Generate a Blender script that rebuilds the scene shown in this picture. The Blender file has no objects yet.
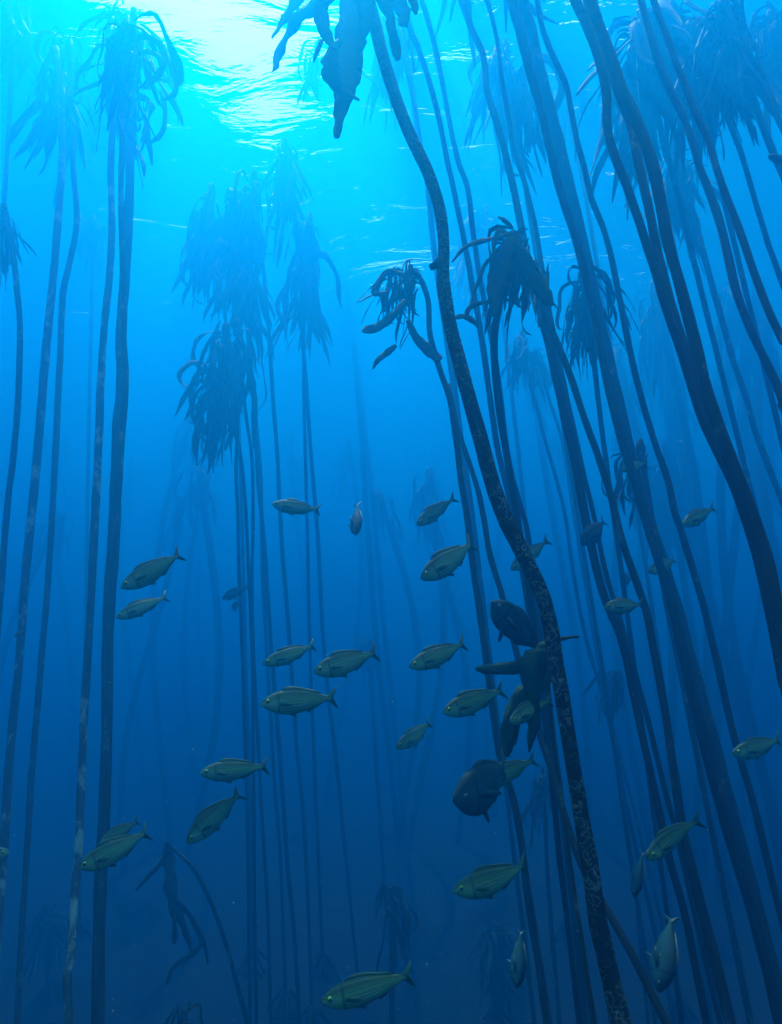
import bpy, bmesh, math, random
from mathutils import Vector, Matrix, noise

S = bpy.context.scene
COL = S.collection
rng = random.Random(7)

# ------------------------------------------------------------------ camera, sky, sun, exposure
F = 667.0                       # focal length in pixels of the 782 x 1024 frame
PITCH = math.radians(10)
EYE = Vector((0, 0, 3.0))       # the diver is three metres above the seabed
TOP = 8.0                       # sea surface
cam = bpy.data.cameras.new('camera')
cam.sensor_fit = 'VERTICAL'
cam.angle = 2 * math.atan(512 / F)
cam.clip_start = 0.05
cam.clip_end = 600
cam_ob = bpy.data.objects.new('camera', cam)
COL.objects.link(cam_ob)
cam_ob.location = EYE
cam_ob.rotation_euler = (math.radians(90) + PITCH, 0, 0)
S.camera = cam_ob

S.view_settings.view_transform = 'Standard'
S.view_settings.look = 'None'
S.view_settings.gamma = 1
S.view_settings.exposure = 2.26
S.cycles.volume_bounces = 3
S.cycles.max_bounces = 8
S.cycles.diffuse_bounces = 3
S.cycles.glossy_bounces = 3
S.cycles.transparent_max_bounces = 16

SUN_EL, SUN_AZ = math.radians(63), math.radians(-12)
world = bpy.data.worlds.new('World')
S.world = world
world.use_nodes = True
sky = world.node_tree.nodes.new('ShaderNodeTexSky')
sky.sky_type = 'NISHITA'
sky.sun_disc = False
sky.sun_elevation = SUN_EL
sky.sun_rotation = SUN_AZ
world.node_tree.links.new(sky.outputs[0], world.node_tree.nodes['Background'].inputs[0])
world.node_tree.nodes['Background'].inputs[1].default_value = 0.15
sun = bpy.data.lights.new('sun', 'SUN')
sun.energy = 5.0
sun.angle = math.radians(0.5)
sun.color = (1, 0.95, 0.88)
sun_ob = bpy.data.objects.new('sun', sun)
COL.objects.link(sun_ob)
sun_dir = Vector((math.sin(SUN_AZ) * math.cos(SUN_EL), math.cos(SUN_AZ) * math.cos(SUN_EL), math.sin(SUN_EL)))
sun_ob.rotation_euler = sun_dir.to_track_quat('Z', 'Y').to_euler()
sun_ob.location = (0, 0, 30)


def at(px, py, Y):
    """the point of the vertical plane y = Y that the photograph shows at a pixel"""
    x, y = (px - 391) / F, (512 - py) / F
    v = Vector((x, math.cos(PITCH) - y * math.sin(PITCH), math.sin(PITCH) + y * math.cos(PITCH)))
    return EYE + v * (Y / v.y)


def near(Y):
    """distances were first guessed on a looser scale: the near plants stand closer than that, the far ones stay"""
    return Y * (0.60 + 0.40 * max(0.0, min(1.0, (Y - 2.6) / 5.4)))


def px_size(py, Y):
    """metres that one pixel spans at that row and distance"""
    return Y / (math.cos(PITCH) - (512 - py) / F * math.sin(PITCH)) / F


# ------------------------------------------------------------------ helpers
def link(name, mesh, mat=None, parent=None):
    o = bpy.data.objects.new(name, mesh)
    COL.objects.link(o)
    if mat is not None and mesh is not None and not mesh.materials:
        mesh.materials.append(mat)
    if parent is not None:
        o.parent = parent
    return o


def tag(o, label, cat, group=None):
    o['label'] = label
    o['category'] = cat
    if group:
        o['group'] = group
    return o


def mesh_of(name, verts, faces, mat=None, smooth=True, uvs=None):
    m = bpy.data.meshes.new(name)
    m.from_pydata([tuple(v) for v in verts], [], faces)
    if smooth:
        m.polygons.foreach_set('use_smooth', [True] * len(m.polygons))
    if uvs is not None:
        lay = m.uv_layers.new(name='UVMap')
        for lp in m.loops:
            lay.data[lp.index].uv = uvs[lp.vertex_index]
    if mat is not None:
        m.materials.append(mat)
    m.update()
    return m


def catmull(pts, per=4):
    out = []
    n = len(pts)
    for i in range(n - 1):
        p0 = pts[max(i - 1, 0)]; p1 = pts[i]; p2 = pts[i + 1]; p3 = pts[min(i + 2, n - 1)]
        for k in range(per):
            t = k / per
            out.append([0.5 * ((2 * b) + (-a + c) * t + (2 * a - 5 * b + 4 * c - d) * t * t + (-a + 3 * b - 3 * c + d) * t ** 3)
                        for a, b, c, d in zip(p0, p1, p2, p3)])
    out.append(list(pts[-1]))
    return out


def tube(rows, sides=9, rough=0.08, seed=0, lump=None):
    """rows of (x, y, z, r); a closed tube whose radius wavers like a real stipe"""
    vs, fs = [], []
    n = len(rows)
    P = [Vector(r[:3]) for r in rows]
    ref = Vector((1, 0, 0))
    for i in range(n):
        t = (P[min(i + 1, n - 1)] - P[max(i - 1, 0)]).normalized()
        ref = (ref - t * ref.dot(t)).normalized()
        b = t.cross(ref)
        for k in range(sides):
            a = 2 * math.pi * k / sides
            d = ref * math.cos(a) + b * math.sin(a)
            q = P[i] * 9 + d * 0.5
            f = 1 + rough * (noise.noise(q + Vector((seed, 0, 0))) + 0.6 * noise.noise(P[i] * 2.3 + Vector((seed, 3, 1))))
            if lump:
                f += lump * max(0, noise.noise(P[i] * 14 + d * 1.6))
            vs.append(P[i] + d * rows[i][3] * f)
    for i in range(n - 1):
        for k in range(sides):
            a, b_ = i * sides + k, i * sides + (k + 1) % sides
            fs.append((a, b_, b_ + sides, a + sides))
    c0, c1 = len(vs), len(vs) + 1
    vs += [P[0], P[-1]]
    for k in range(sides):
        fs.append((c0, (k + 1) % sides, k))
        fs.append((c1, (n - 1) * sides + k, (n - 1) * sides + (k + 1) % sides))
    return vs, fs


def blade(rows, thick=0.004, rag=0.0, seed=0):
    """rows of (centre, side vector, half width): a closed leathery blade, thicker along its middle"""
    vs, fs = [], []
    n = len(rows)
    for i, (c, s, w) in enumerate(rows):
        t = (rows[min(i + 1, n - 1)][0] - rows[max(i - 1, 0)][0]).normalized()
        nn = t.cross(s).normalized()
        e1 = 1 + rag * noise.noise(Vector((i * 0.9, seed, 0.3)))
        e2 = 1 + rag * noise.noise(Vector((i * 0.9, seed, 7.3)))
        wv = nn * w * 0.22 * math.sin(i * 1.15 + seed)
        h = thick / 2
        vs += [c - s * w * e1 + wv, c - s * w * 0.4 + nn * h, c + s * w * 0.4 + nn * h,
               c + s * w * e2 - wv, c + s * w * 0.4 - nn * h, c - s * w * 0.4 - nn * h]
    for i in range(n - 1):
        for k in range(6):
            a, b = i * 6 + k, i * 6 + (k + 1) % 6
            fs.append((a, b, b + 6, a + 6))
    fs.append(tuple(range(5, -1, -1)))
    fs.append(tuple((n - 1) * 6 + k for k in range(6)))
    return vs, fs


# ------------------------------------------------------------------ materials
def new_mat(name):
    m = bpy.data.materials.new(name)
    m.use_nodes = True
    return m, m.node_tree, m.node_tree.nodes['Principled BSDF']


def noise_node(t, scale, detail=4, rough=0.6, coord='Object', stretch=None, dist=0.0):
    tc = t.nodes.new('ShaderNodeTexCoord')
    src = tc.outputs[coord]
    if stretch:
        mp = t.nodes.new('ShaderNodeMapping')
        mp.inputs['Scale'].default_value = stretch
        t.links.new(src, mp.inputs[0])
        src = mp.outputs[0]
    nz = t.nodes.new('ShaderNodeTexNoise')
    nz.inputs['Scale'].default_value = scale
    nz.inputs['Detail'].default_value = detail
    nz.inputs['Roughness'].default_value = rough
    nz.inputs['Distortion'].default_value = dist
    t.links.new(src, nz.inputs['Vector'])
    return nz


def ramp(t, src, stops):
    r = t.nodes.new('ShaderNodeValToRGB')
    while len(r.color_ramp.elements) < len(stops):
        r.color_ramp.elements.new(0.5)
    for e, (p, c) in zip(r.color_ramp.elements, stops):
        e.position = p
        e.color = (*c, 1)
    t.links.new(src, r.inputs[0])
    return r


def bump(t, src, bsdf, strength=0.4, dist=0.01):
    b = t.nodes.new('ShaderNodeBump')
    b.inputs['Strength'].default_value = strength
    b.inputs['Distance'].default_value = dist
    t.links.new(src, b.inputs['Height'])
    t.links.new(b.outputs[0], bsdf.inputs['Normal'])


def stipe_material(name, dark, mid, pale, cover, scale=14):
    m, t, b = new_mat(name)
    nz = noise_node(t, scale, 6, 0.68, stretch=(1, 1, 0.5))
    r = ramp(t, nz.outputs[0], [(0.30, dark), (cover - 0.04, mid), (cover + 0.03, pale), (cover + 0.2, [c * 1.25 for c in pale])])
    t.links.new(r.outputs[0], b.inputs['Base Color'])
    b.inputs['Roughness'].default_value = 0.8
    b.inputs['Specular IOR Level'].default_value = 0.12
    bump(t, nz.outputs[0], b, 0.5, 0.01)
    return m


M_STIPE = [stipe_material('stipe_brown', (0.018, 0.022, 0.012), (0.030, 0.036, 0.018), (0.09, 0.12, 0.08), 0.66),
           stipe_material('stipe_olive', (0.026, 0.036, 0.018), (0.046, 0.062, 0.030), (0.14, 0.18, 0.12), 0.62),
           stipe_material('stipe_encrusted', (0.022, 0.030, 0.020), (0.050, 0.070, 0.050), (0.20, 0.30, 0.22), 0.58, 13)]


def crusted_front():
    """the nearest stalk: almost black with rings and threads of pale encrusting growth in its lower part"""
    m, t, b = new_mat('stipe_ringed')
    tc = t.nodes.new('ShaderNodeTexCoord')
    nz = noise_node(t, 40, 3, 0.6)
    mixv = t.nodes.new('ShaderNodeMixRGB')
    mixv.inputs[0].default_value = 0.04
    t.links.new(tc.outputs['Object'], mixv.inputs[1])
    t.links.new(nz.outputs['Color'], mixv.inputs[2])
    vo = t.nodes.new('ShaderNodeTexVoronoi')
    vo.feature = 'F1'
    vo.inputs['Scale'].default_value = 58
    t.links.new(mixv.outputs[0], vo.inputs['Vector'])
    ring = ramp(t, vo.outputs['Distance'], [(0.34, (0, 0, 0)), (0.41, (1, 1, 1)), (0.45, (1, 1, 1)), (0.52, (0, 0, 0))])
    patch = noise_node(t, 8, 5, 0.6)
    pr = ramp(t, patch.outputs[0], [(0.36, (0, 0, 0)), (0.50, (1, 1, 1))])
    sep = t.nodes.new('ShaderNodeSeparateXYZ')
    t.links.new(tc.outputs['Object'], sep.inputs[0])
    low = t.nodes.new('ShaderNodeMapRange')          # growth thins out up the stalk
    low.inputs['From Min'].default_value = 4.0
    low.inputs['From Max'].default_value = 5.0
    low.inputs['To Min'].default_value = 0.95
    low.inputs['To Max'].default_value = 0.0
    t.links.new(sep.outputs['Z'], low.inputs[0])
    m1 = t.nodes.new('ShaderNodeMath'); m1.operation = 'MULTIPLY'
    t.links.new(ring.outputs[0], m1.inputs[0]); t.links.new(pr.outputs[0], m1.inputs[1])
    m2 = t.nodes.new('ShaderNodeMath'); m2.operation = 'MULTIPLY'
    t.links.new(m1.outputs[0], m2.inputs[0]); t.links.new(low.outputs[0], m2.inputs[1])
    mx = t.nodes.new('ShaderNodeMixRGB')
    mx.inputs[1].default_value = (0.012, 0.015, 0.010, 1)
    mx.inputs[2].default_value = (0.13, 0.20, 0.14, 1)
    t.links.new(m2.outputs[0], mx.inputs[0])
    t.links.new(mx.outputs[0], b.inputs['Base Color'])
    b.inputs['Roughness'].default_value = 0.8
    b.inputs['Specular IOR Level'].default_value = 0.12
    bump(t, m2.outputs[0], b, 0.9, 0.006)
    return m


M_FRONT = crusted_front()


def frond_material(name, c1, c2, trans):
    m, t, b = new_mat(name)
    nz = noise_node(t, 9, 4, 0.6)
    r = ramp(t, nz.outputs[0], [(0.35, c1), (0.65, c2)])
    t.links.new(r.outputs[0], b.inputs['Base Color'])
    b.inputs['Roughness'].default_value = 0.75
    b.inputs['Specular IOR Level'].default_value = 0.15
    bump(t, nz.outputs[0], b, 0.35, 0.01)
    tr = t.nodes.new('ShaderNodeBsdfTranslucent')
    tr.inputs[0].default_value = (*trans, 1)
    mx = t.nodes.new('ShaderNodeMixShader')
    mx.inputs[0].default_value = 0.12
    t.links.new(b.outputs[0], mx.inputs[1]); t.links.new(tr.outputs[0], mx.inputs[2])
    t.links.new(mx.outputs[0], t.nodes['Material Output'].inputs['Surface'])
    return m


M_FROND = [frond_material('frond_brown', (0.034, 0.036, 0.012), (0.060, 0.062, 0.022), (0.08, 0.10, 0.02)),
           frond_material('frond_olive', (0.038, 0.050, 0.014), (0.066, 0.088, 0.026), (0.09, 0.15, 0.02)),
           frond_material('frond_dark', (0.022, 0.026, 0.010), (0.038, 0.044, 0.018), (0.05, 0.06, 0.015)),
           frond_material('frond_green', (0.014, 0.042, 0.020), (0.028, 0.075, 0.034), (0.03, 0.09, 0.03))]
M_HOLD = stipe_material('holdfast_brown', (0.03, 0.022, 0.012), (0.06, 0.045, 0.02), (0.12, 0.10, 0.06), 0.6, 10)


# ------------------------------------------------------------------ the setting: seabed, sea surface, water
def bed(x, y):
    p = Vector((x, y, 0))
    return -0.1 + 0.45 * noise.noise(p * 0.16) + 0.22 * noise.noise(p * 0.55 + Vector((5, 1, 2))) + 0.08 * noise.noise(p * 1.9)


def grid(name, x0, x1, y0, y1, nx, ny, f, mat):
    vs = [(x0 + (x1 - x0) * i / nx, y0 + (y1 - y0) * j / ny) for j in range(ny + 1) for i in range(nx + 1)]
    vs = [(x, y, f(x, y)) for x, y in vs]
    fs = [(j * (nx + 1) + i, j * (nx + 1) + i + 1, (j + 1) * (nx + 1) + i + 1, (j + 1) * (nx + 1) + i) for j in range(ny) for i in range(nx)]
    o = link(name, mesh_of(name, vs, fs, mat))
    o['kind'] = 'structure'
    return o


m, t, b = new_mat('seabed_rock')
nz = noise_node(t, 1.7, 8, 0.65)
r = ramp(t, nz.outputs[0], [(0.35, (0.006, 0.006, 0.005)), (0.55, (0.016, 0.016, 0.010)), (0.75, (0.04, 0.038, 0.027))])
t.links.new(r.outputs[0], b.inputs['Base Color'])
b.inputs['Roughness'].default_value = 0.9
bump(t, nz.outputs[0], b, 0.8, 0.15)
grid('seabed', -44, 44, -14, 64, 176, 156, bed, m)


def swell(x, y):
    p = Vector((x * 0.8, y, 0))
    tilt = 0.20 - 0.29 * math.exp(-((x + 1.35) / 0.6) ** 2)       # a steep hump of swell lets the sky through beside the left crowns
    hump = (y - 5.2) * tilt * math.exp(-((y - 5.2) / 3.2) ** 2)
    return TOP + 0.10 * noise.noise(p * 0.22 + Vector((3.1, 0.4, 0))) + 0.055 * noise.noise(p * 0.7 + Vector((0, 4, 2))) + hump


m = bpy.data.materials.new('sea_surface')
m.use_nodes = True
t = m.node_tree
t.nodes.remove(t.nodes['Principled BSDF'])
nz = noise_node(t, 1.5, 5, 0.5, stretch=(0.6, 1.5, 1), dist=0.5)
bp = t.nodes.new('ShaderNodeBump')
bp.inputs['Strength'].default_value = 1.0
bp.inputs['Distance'].default_value = 0.05
t.links.new(nz.outputs[0], bp.inputs['Height'])
fr = t.nodes.new('ShaderNodeFresnel')
fr.inputs[0].default_value = 1.333
t.links.new(bp.outputs[0], fr.inputs['Normal'])
tr = t.nodes.new('ShaderNodeBsdfTransparent')
gl = t.nodes.new('ShaderNodeBsdfGlossy')
gl.inputs['Roughness'].default_value = 0.16
t.links.new(bp.outputs[0], gl.inputs['Normal'])
mx = t.nodes.new('ShaderNodeMixShader')
t.links.new(fr.outputs[0], mx.inputs[0])
tl = t.nodes.new('ShaderNodeBsdfTranslucent')          # sunlight scattered down by ripples too fine to build
tl.inputs[0].default_value = (0.9, 0.9, 0.9, 1)
mt = t.nodes.new('ShaderNodeMixShader')
mt.inputs[0].default_value = 0.4
t.links.new(tr.outputs[0], mt.inputs[1])
t.links.new(tl.outputs[0], mt.inputs[2])
t.links.new(mt.outputs[0], mx.inputs[1])
t.links.new(gl.outputs[0], mx.inputs[2])
t.links.new(mx.outputs[0], t.nodes['Material Output'].inputs['Surface'])
grid('water_surface', -44, 44, -14, 64, 220, 195, swell, m)

# the sea water itself: even blue water that swallows red first
SCAT, ABSO = (0.0005, 0.066, 0.138), (0.28, 0.154, 0.090)
DENS = max(a + b for a, b in zip(SCAT, ABSO)) * 1.02
c_ = [s / DENS for s in SCAT]
a_ = [max(0.0, 1 - a / DENS / (1 - c)) ** 2 for a, c in zip(ABSO, c_)]
m = bpy.data.materials.new('sea_water')
m.use_nodes = True
t = m.node_tree
t.nodes.remove(t.nodes['Principled BSDF'])
v = t.nodes.new('ShaderNodeVolumePrincipled')
v.inputs['Color'].default_value = (*c_, 1)
v.inputs['Absorption Color'].default_value = (*a_, 1)
v.inputs['Density'].default_value = DENS
v.inputs['Anisotropy'].default_value = 0.71
t.links.new(v.outputs[0], t.nodes['Material Output'].inputs['Volume'])
X0, X1, Y0, Y1, Z0, Z1 = -45, 45, -15, 65, -3.0, TOP + 0.45
hz = link('haze', mesh_of('haze', [(x, y, z) for z in (Z0, Z1) for y in (Y0, Y1) for x in (X0, X1)],
                          [(0, 2, 3, 1), (4, 5, 7, 6), (0, 1, 5, 4), (2, 6, 7, 3), (0, 4, 6, 2), (1, 3, 7, 5)], m, smooth=False))
hz['kind'] = 'stuff'


# ------------------------------------------------------------------ frond shapes shared by the crowns
def frond_mesh(kind, seed, mat):
    q = random.Random(seed)
    n = 13
    e0 = math.radians({'hang': q.uniform(-75, 25), 'stream': q.uniform(-5, 25), 'curl': q.uniform(5, 40), 'up': q.uniform(40, 70)}[kind])
    e1 = math.radians({'hang': q.uniform(-90, -76), 'stream': q.uniform(-62, -35), 'curl': q.uniform(-95, -75), 'up': q.uniform(-35, 15)}[kind])
    knee = q.uniform(0.06, 0.24) if kind == 'hang' else q.uniform(0.2, 0.5)
    p = Vector((0, 0, 0)); rows = []
    tw0, tw1 = q.uniform(-0.7, 0.7), q.uniform(-1.9, 1.9)
    swing, ph, sag = q.uniform(0.15, 0.6), q.uniform(0, 6), q.uniform(0.05, 0.3)
    wid = q.uniform(0.018, 0.040)
    for i in range(n):
        s = i / (n - 1)
        k = min(1, s / knee); k = k * k * (3 - 2 * k)
        e = e0 + (e1 - e0) * k
        if kind == 'curl' and s > 0.62:
            e -= (s - 0.62) * 4.2
        az = swing * math.sin(ph + s * 4.5)
        e += sag * math.sin(ph * 2 + s * 7.0)
        d = Vector((math.cos(e) * math.cos(az), math.cos(e) * math.sin(az), math.sin(e)))
        side = d.cross(Vector((math.sin(e) * math.cos(az), math.sin(e) * math.sin(az), -math.cos(e)))).normalized()
        side = (Matrix.Rotation(tw0 + tw1 * s, 3, d) @ side).normalized()
        w = wid * (0.35 + 0.65 * min(1, s / 0.22)) * (1 if s < 0.6 else max(0.2, 1 - ((s - 0.6) / 0.4) ** 2.6 * 0.85))
        rows.append((p.copy(), side, w))
        p = p + d / (n - 1)
    vs, fs = blade(rows, 0.006, 0.35, seed)
    return mesh_of('frond', vs, fs, mat)


POOL = {k: [frond_mesh(k, 100 * i + j, M_FROND[j % 3]) for j in range(9)] for i, k in enumerate(('hang', 'stream', 'curl', 'up'))}


def bulb_mesh():
    rows = [(0, 0, z, r) for z, r in ((-0.16, 0.022), (-0.10, 0.026), (-0.05, 0.034), (0, 0.042), (0.05, 0.040), (0.09, 0.026), (0.12, 0.012))]
    vs, fs = tube(rows, 10, 0.06, 3)
    return mesh_of('bulb', vs, fs, M_STIPE[0])


def holdfast_mesh():
    vs, fs = [], []
    for k in range(9):
        a = k * 2 * math.pi / 9 + 0.2 * math.sin(k * 5)
        L = 0.20 + 0.06 * math.sin(k * 3.7)
        rows = [(0.02 * math.cos(a), 0.02 * math.sin(a), 0.20, 0.022), (L * 0.45 * math.cos(a), L * 0.45 * math.sin(a), 0.11, 0.020),
                (L * math.cos(a + 0.2), L * math.sin(a + 0.2), -0.06, 0.013)]
        v2, f2 = tube(catmull(rows, 3), 6, 0.2, k)
        o = len(vs)
        vs += v2
        fs += [tuple(i + o for i in f) for f in f2]
    return mesh_of('holdfast', vs, fs, M_HOLD)


BULB, HOLD = bulb_mesh(), holdfast_mesh()


def crown(root, p, n, L, az=180, spread=180, mix=('hang', 'hang', 'hang', 'curl'), tall=0.22, wide=1.0, seed=0, bulb=True, size=1.0):
    """fronds round the top of a stalk: p in world space, L metres long, azimuth degrees (180 = drifting towards -x)"""
    q = random.Random(seed * 13 + 5)
    loc = p - root.location
    L *= size
    if bulb:
        o = link('bulb', BULB, None, root)
        o.location = loc - Vector((0, 0, 0.07 * size))
        o.scale = (0.8 * size, 0.8 * size, 0.6 * size)
    clumps = [(az + spread * (2 * q.random() - 1), q.uniform(0.45, 1.0), q.uniform(-.25, .25), q.uniform(-.3, .3), q.uniform(-tall, 0.0)) for _ in range(max(4, n // 5))]
    for i in range(int(n * 1.6)):
        ca, cl, rx, ry, cz = q.choice(clumps)            # fronds mat together in ragged locks
        o = link('frond', q.choice(POOL[q.choice(mix)]), None, root)
        a = math.radians(ca + q.uniform(-22, 22))
        o.location = loc + size * Vector((q.uniform(-.07, .07), q.uniform(-.07, .07), cz + q.uniform(-.08, .05)))
        o.rotation_euler = (rx + q.uniform(-.14, .14), ry + q.uniform(-.14, .14), a)
        s = L * cl * q.uniform(0.6, 1.2)
        o.scale = (s, s * q.uniform(.8, 1.3), s)


def frond_px(root, pts, mat, yaw=0.3, seed=0, rag=0.3, thick=0.004):
    """one big blade hung where the photograph shows it: points (px, py, depth, width in px)"""
    rows = []
    raw = catmull([(*at(x, y, near(Y)), w / 2 * px_size(y, near(Y))) for x, y, Y, w in pts], 4)
    n = len(raw)
    for i, rw in enumerate(raw):
        c = Vector(rw[:3]) - root.location
        tng = (Vector(raw[min(i + 1, n - 1)][:3]) - Vector(raw[max(i - 1, 0)][:3])).normalized()
        s = tng.cross(Vector((math.sin(yaw), math.cos(yaw), 0))).normalized()
        s = (Matrix.Rotation(0.2 * math.sin(i * 0.33 + seed), 3, tng) @ s).normalized()
        rows.append((c, s, max(rw[3], 0.002)))
    vs, fs = blade(rows, thick, rag, seed)
    return link('frond', mesh_of('frond', vs, fs, mat), None, root)


KELP = {}


def kelp(key, label, pts, Yt, Yb, w, mat=0, head=None, up=True, group='kelp stalks of the forest', lump=None, sides=9, fronds=True, rough=0.15, drift=None):
    """a kelp plant. pts run down the stalk in pixels; w = its width in px at the top, (middle,) bottom"""
    Yt0 = Yt
    Yt, Yb = near(Yt), near(Yb)
    n = len(pts)
    y0, y1 = pts[0][1], pts[-1][1]
    ws = w if isinstance(w, (list, tuple)) else (w, w)
    rows = []
    for x, y in pts:
        k = (y - y0) / max(1, y1 - y0)
        Y = Yt + (Yb - Yt) * k
        f = k * (len(ws) - 1); i = min(int(f), len(ws) - 2)
        wp = 0.88 * (ws[i] + (ws[i + 1] - ws[i]) * (f - i))
        rows.append([*at(x, y, Y), wp / 2 * px_size(y, Y)])
    # down to the seabed
    a, b2 = Vector(rows[-2][:3]), Vector(rows[-1][:3])
    sl = (b2 - a) / max(0.05, (a.z - b2.z))
    sx = max(-.6, min(.6, sl.x))
    sy = max(-.4, min(.4, sl.y), -max(0, b2.y - 0.8) / max(1.0, b2.z + 1))
    zb = bed(b2.x + sx * b2.z, b2.y + sy * b2.z)
    drop = b2.z - zb - 0.1
    if drop > 0.1:
        for k in (0.5, 1.0):
            rows.append([b2.x + sx * drop * k, b2.y + sy * drop * k, b2.z - drop * k, rows[-1][3] * (1 + 0.15 * k)])
    base = Vector(rows[-1][:3]); base.z = bed(base.x, base.y)
    # up to just under the surface when the photograph cuts it off
    top = Vector(rows[0][:3])
    cut = pts[0][1] < 3 and up
    if cut:
        d = (top - Vector(rows[1][:3])); d = d / max(0.05, abs(d.z))
        rise = max(0.3, TOP - 0.55 - top.z)
        for k in (0.5, 1.0):
            rows.insert(0, [top.x + max(-.5, min(.5, d.x)) * rise * k, top.y + max(-.3, min(.3, d.y)) * rise * k, top.z + rise * k, rows[0][3]])
        top = Vector(rows[0][:3])
    root = bpy.data.objects.new('kelp', None)
    COL.objects.link(root)
    root.location = base
    tag(root, label, 'kelp', group)
    bx, by, bz = base
    rr = catmull([(x - bx, y - by, z - bz, r) for x, y, z, r in rows], 5 if lump is None else 10)
    seed = len(KELP) * 3.7
    vs, fs = tube(rr, sides, rough, seed, lump)
    link('stipe', mesh_of('stipe', vs, fs, mat if not isinstance(mat, int) else M_STIPE[mat]), None, root)
    o = link('holdfast', HOLD, None, root)
    o.rotation_euler.z = seed
    o.scale = (.8, .8, .8)
    if head:
        crown(root, top, seed=len(KELP) + 1, size=Yt / Yt0, **head)
    elif cut and fronds:
        crown(root, top, 16, 0.9, seed=len(KELP) + 1, mix=('stream', 'stream', 'hang'))
    KELP[key] = root
    return root


# ------------------------------------------------------------------ the kelp in view
W = 180   # azimuth of the drift: crowns stream towards -x
kelp('front', 'nearest and thickest kelp stalk, dark and curving, ringed with pale crusts in its lower half',
     [(366, -6), (372, 12), (381, 50), (395, 95), (410, 135), (427, 170), (439, 205), (443.5, 240), (443, 275), (447, 310), (456, 350), (467, 390), (478, 430), (490, 475),
      (504, 515), (521, 550), (538, 585), (548, 615), (556, 660), (564, 710), (572, 760), (580, 810), (590, 870), (600, 930), (613, 990), (622, 1040), (634, 1110)],
     2.5, 1.95, (14, 13.5, 13, 16, 18, 17, 17, 19, 21, 22), M_FRONT, up=False, group='kelp stalks near the camera', lump=0.22, sides=18, rough=0.07)
R = KELP['front']
for args in [  # the broad blades that hang from its top at the upper edge of the picture
    ([(352, -14, 2.43, 20), (352, 15, 2.41, 32), (350, 45, 2.40, 30), (346, 80, 2.38, 27), (342, 105, 2.38, 17), (339, 122, 2.38, 13), (337, 138, 2.38, 5)], M_FROND[1], .2, 1, .35),
    ([(330, -14, 2.58, 16), (318, 4, 2.63, 18), (303, 14, 2.68, 17), (290, 30, 2.73, 17), (280, 52, 2.78, 16), (275, 70, 2.78, 14)], M_FROND[0], .5, 2, .1),
    ([(312, -14, 2.88, 14), (298, 0, 2.88, 14), (288, 14, 2.88, 12), (280, 26, 2.88, 10), (272, 38, 2.88, 3)], M_FROND[0], .3, 3, .6),
    ([(338, -12, 2.28, 10), (322, 4, 2.28, 14), (322, 22, 2.28, 16), (328, 38, 2.28, 12), (335, 50, 2.28, 4)], M_FROND[1], -.3, 4, .3),
    ([(340, 40, 2.34, 6), (331, 56, 2.34, 16), (330, 72, 2.34, 18), (338, 88, 2.35, 10), (348, 94, 2.36, 8), (359, 100, 2.36, 3)], M_FROND[1], .1, 5, .5),
    ([(378, -10, 2.38, 16), (388, 10, 2.38, 12), (392, 30, 2.38, 10), (396, 48, 2.40, 10), (398, 60, 2.40, 5)], M_FROND[2], .4, 6, .3),
    ([(390, -10, 2.58, 22), (400, 4, 2.58, 17), (404, 14, 2.58, 14), (403, 26, 2.58, 10)], M_FROND[0], .2, 7, .4),
    ([(360, -12, 2.33, 18), (366, 6, 2.33, 20), (366, 24, 2.33, 14), (363, 38, 2.33, 5)], M_FROND[2], -.2, 8, .4),
    ([(410, -10, 2.18, 10), (414, 4, 2.18, 9), (416, 14, 2.18, 3)], M_FROND[1], .2, 9, .3),
    ([(322, 40, 2.48, 6), (316, 54, 2.48, 4), (314, 62, 2.48, 2)], M_FROND[0], .2, 10, .3)]:
    frond_px(R, args[0], args[1], args[2], args[3], args[4], 0.005)
o = link('knob', BULB, None, R)
o.location = at(440, 263, near(2.36)) - R.location; o.scale = (.34, .26, .16); o.rotation_euler = (0, 1.1, 0)
frond_px(R, [(561, 639, 2.2, 4), (571, 637, 2.2, 3), (579, 637, 2.2, 3)], M_FROND[1], .2, 3, .5)

# left edge
kelp('edge', 'short faded kelp at the left edge whose drooping crown is half cut by the frame',
     [(4, 205), (12, 245), (17, 290), (20, 330), (18, 400), (13, 460), (8, 500), (3, 560), (0, 600), (-6, 680)], 4.6, 4.5, (6, 7, 7), 1, dict(n=26, L=.75, az=0, spread=180, mix=('hang', 'hang', 'stream')))
kelp('pale_pair_a', 'mottled kelp stalk with crusted lower half, left of the pair under the upper left crown',
     [(56, 48), (61, 110), (62, 160), (58, 220), (52, 290), (46, 350), (42, 400), (36, 470), (31, 520), (25, 580), (21, 640), (14, 710), (8, 780), (4, 850), (0, 900), (-8, 1000)], 5.2, 4.0, (7, 9, 9, 10), 2,
     dict(n=46, L=.8, az=W, spread=150, mix=('hang', 'hang', 'hang', 'hang', 'curl'), tall=.8))
kelp('pale_pair_b', 'thin wavy dark kelp stalk, right partner of the pair under the upper left crown',
     [(70, 40), (71, 110), (73, 165), (77, 220), (69, 265), (63, 295), (60, 360), (57, 420), (53, 500), (48, 580), (43, 640), (38, 700), (32, 770), (27, 850), (22, 930), (17, 1024)], 5.4, 4.3, (6, 7, 7, 7), 1,
     dict(n=30, L=.8, az=20, spread=170, mix=('hang', 'hang', 'hang', 'hang', 'curl'), tall=.8))
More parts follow.
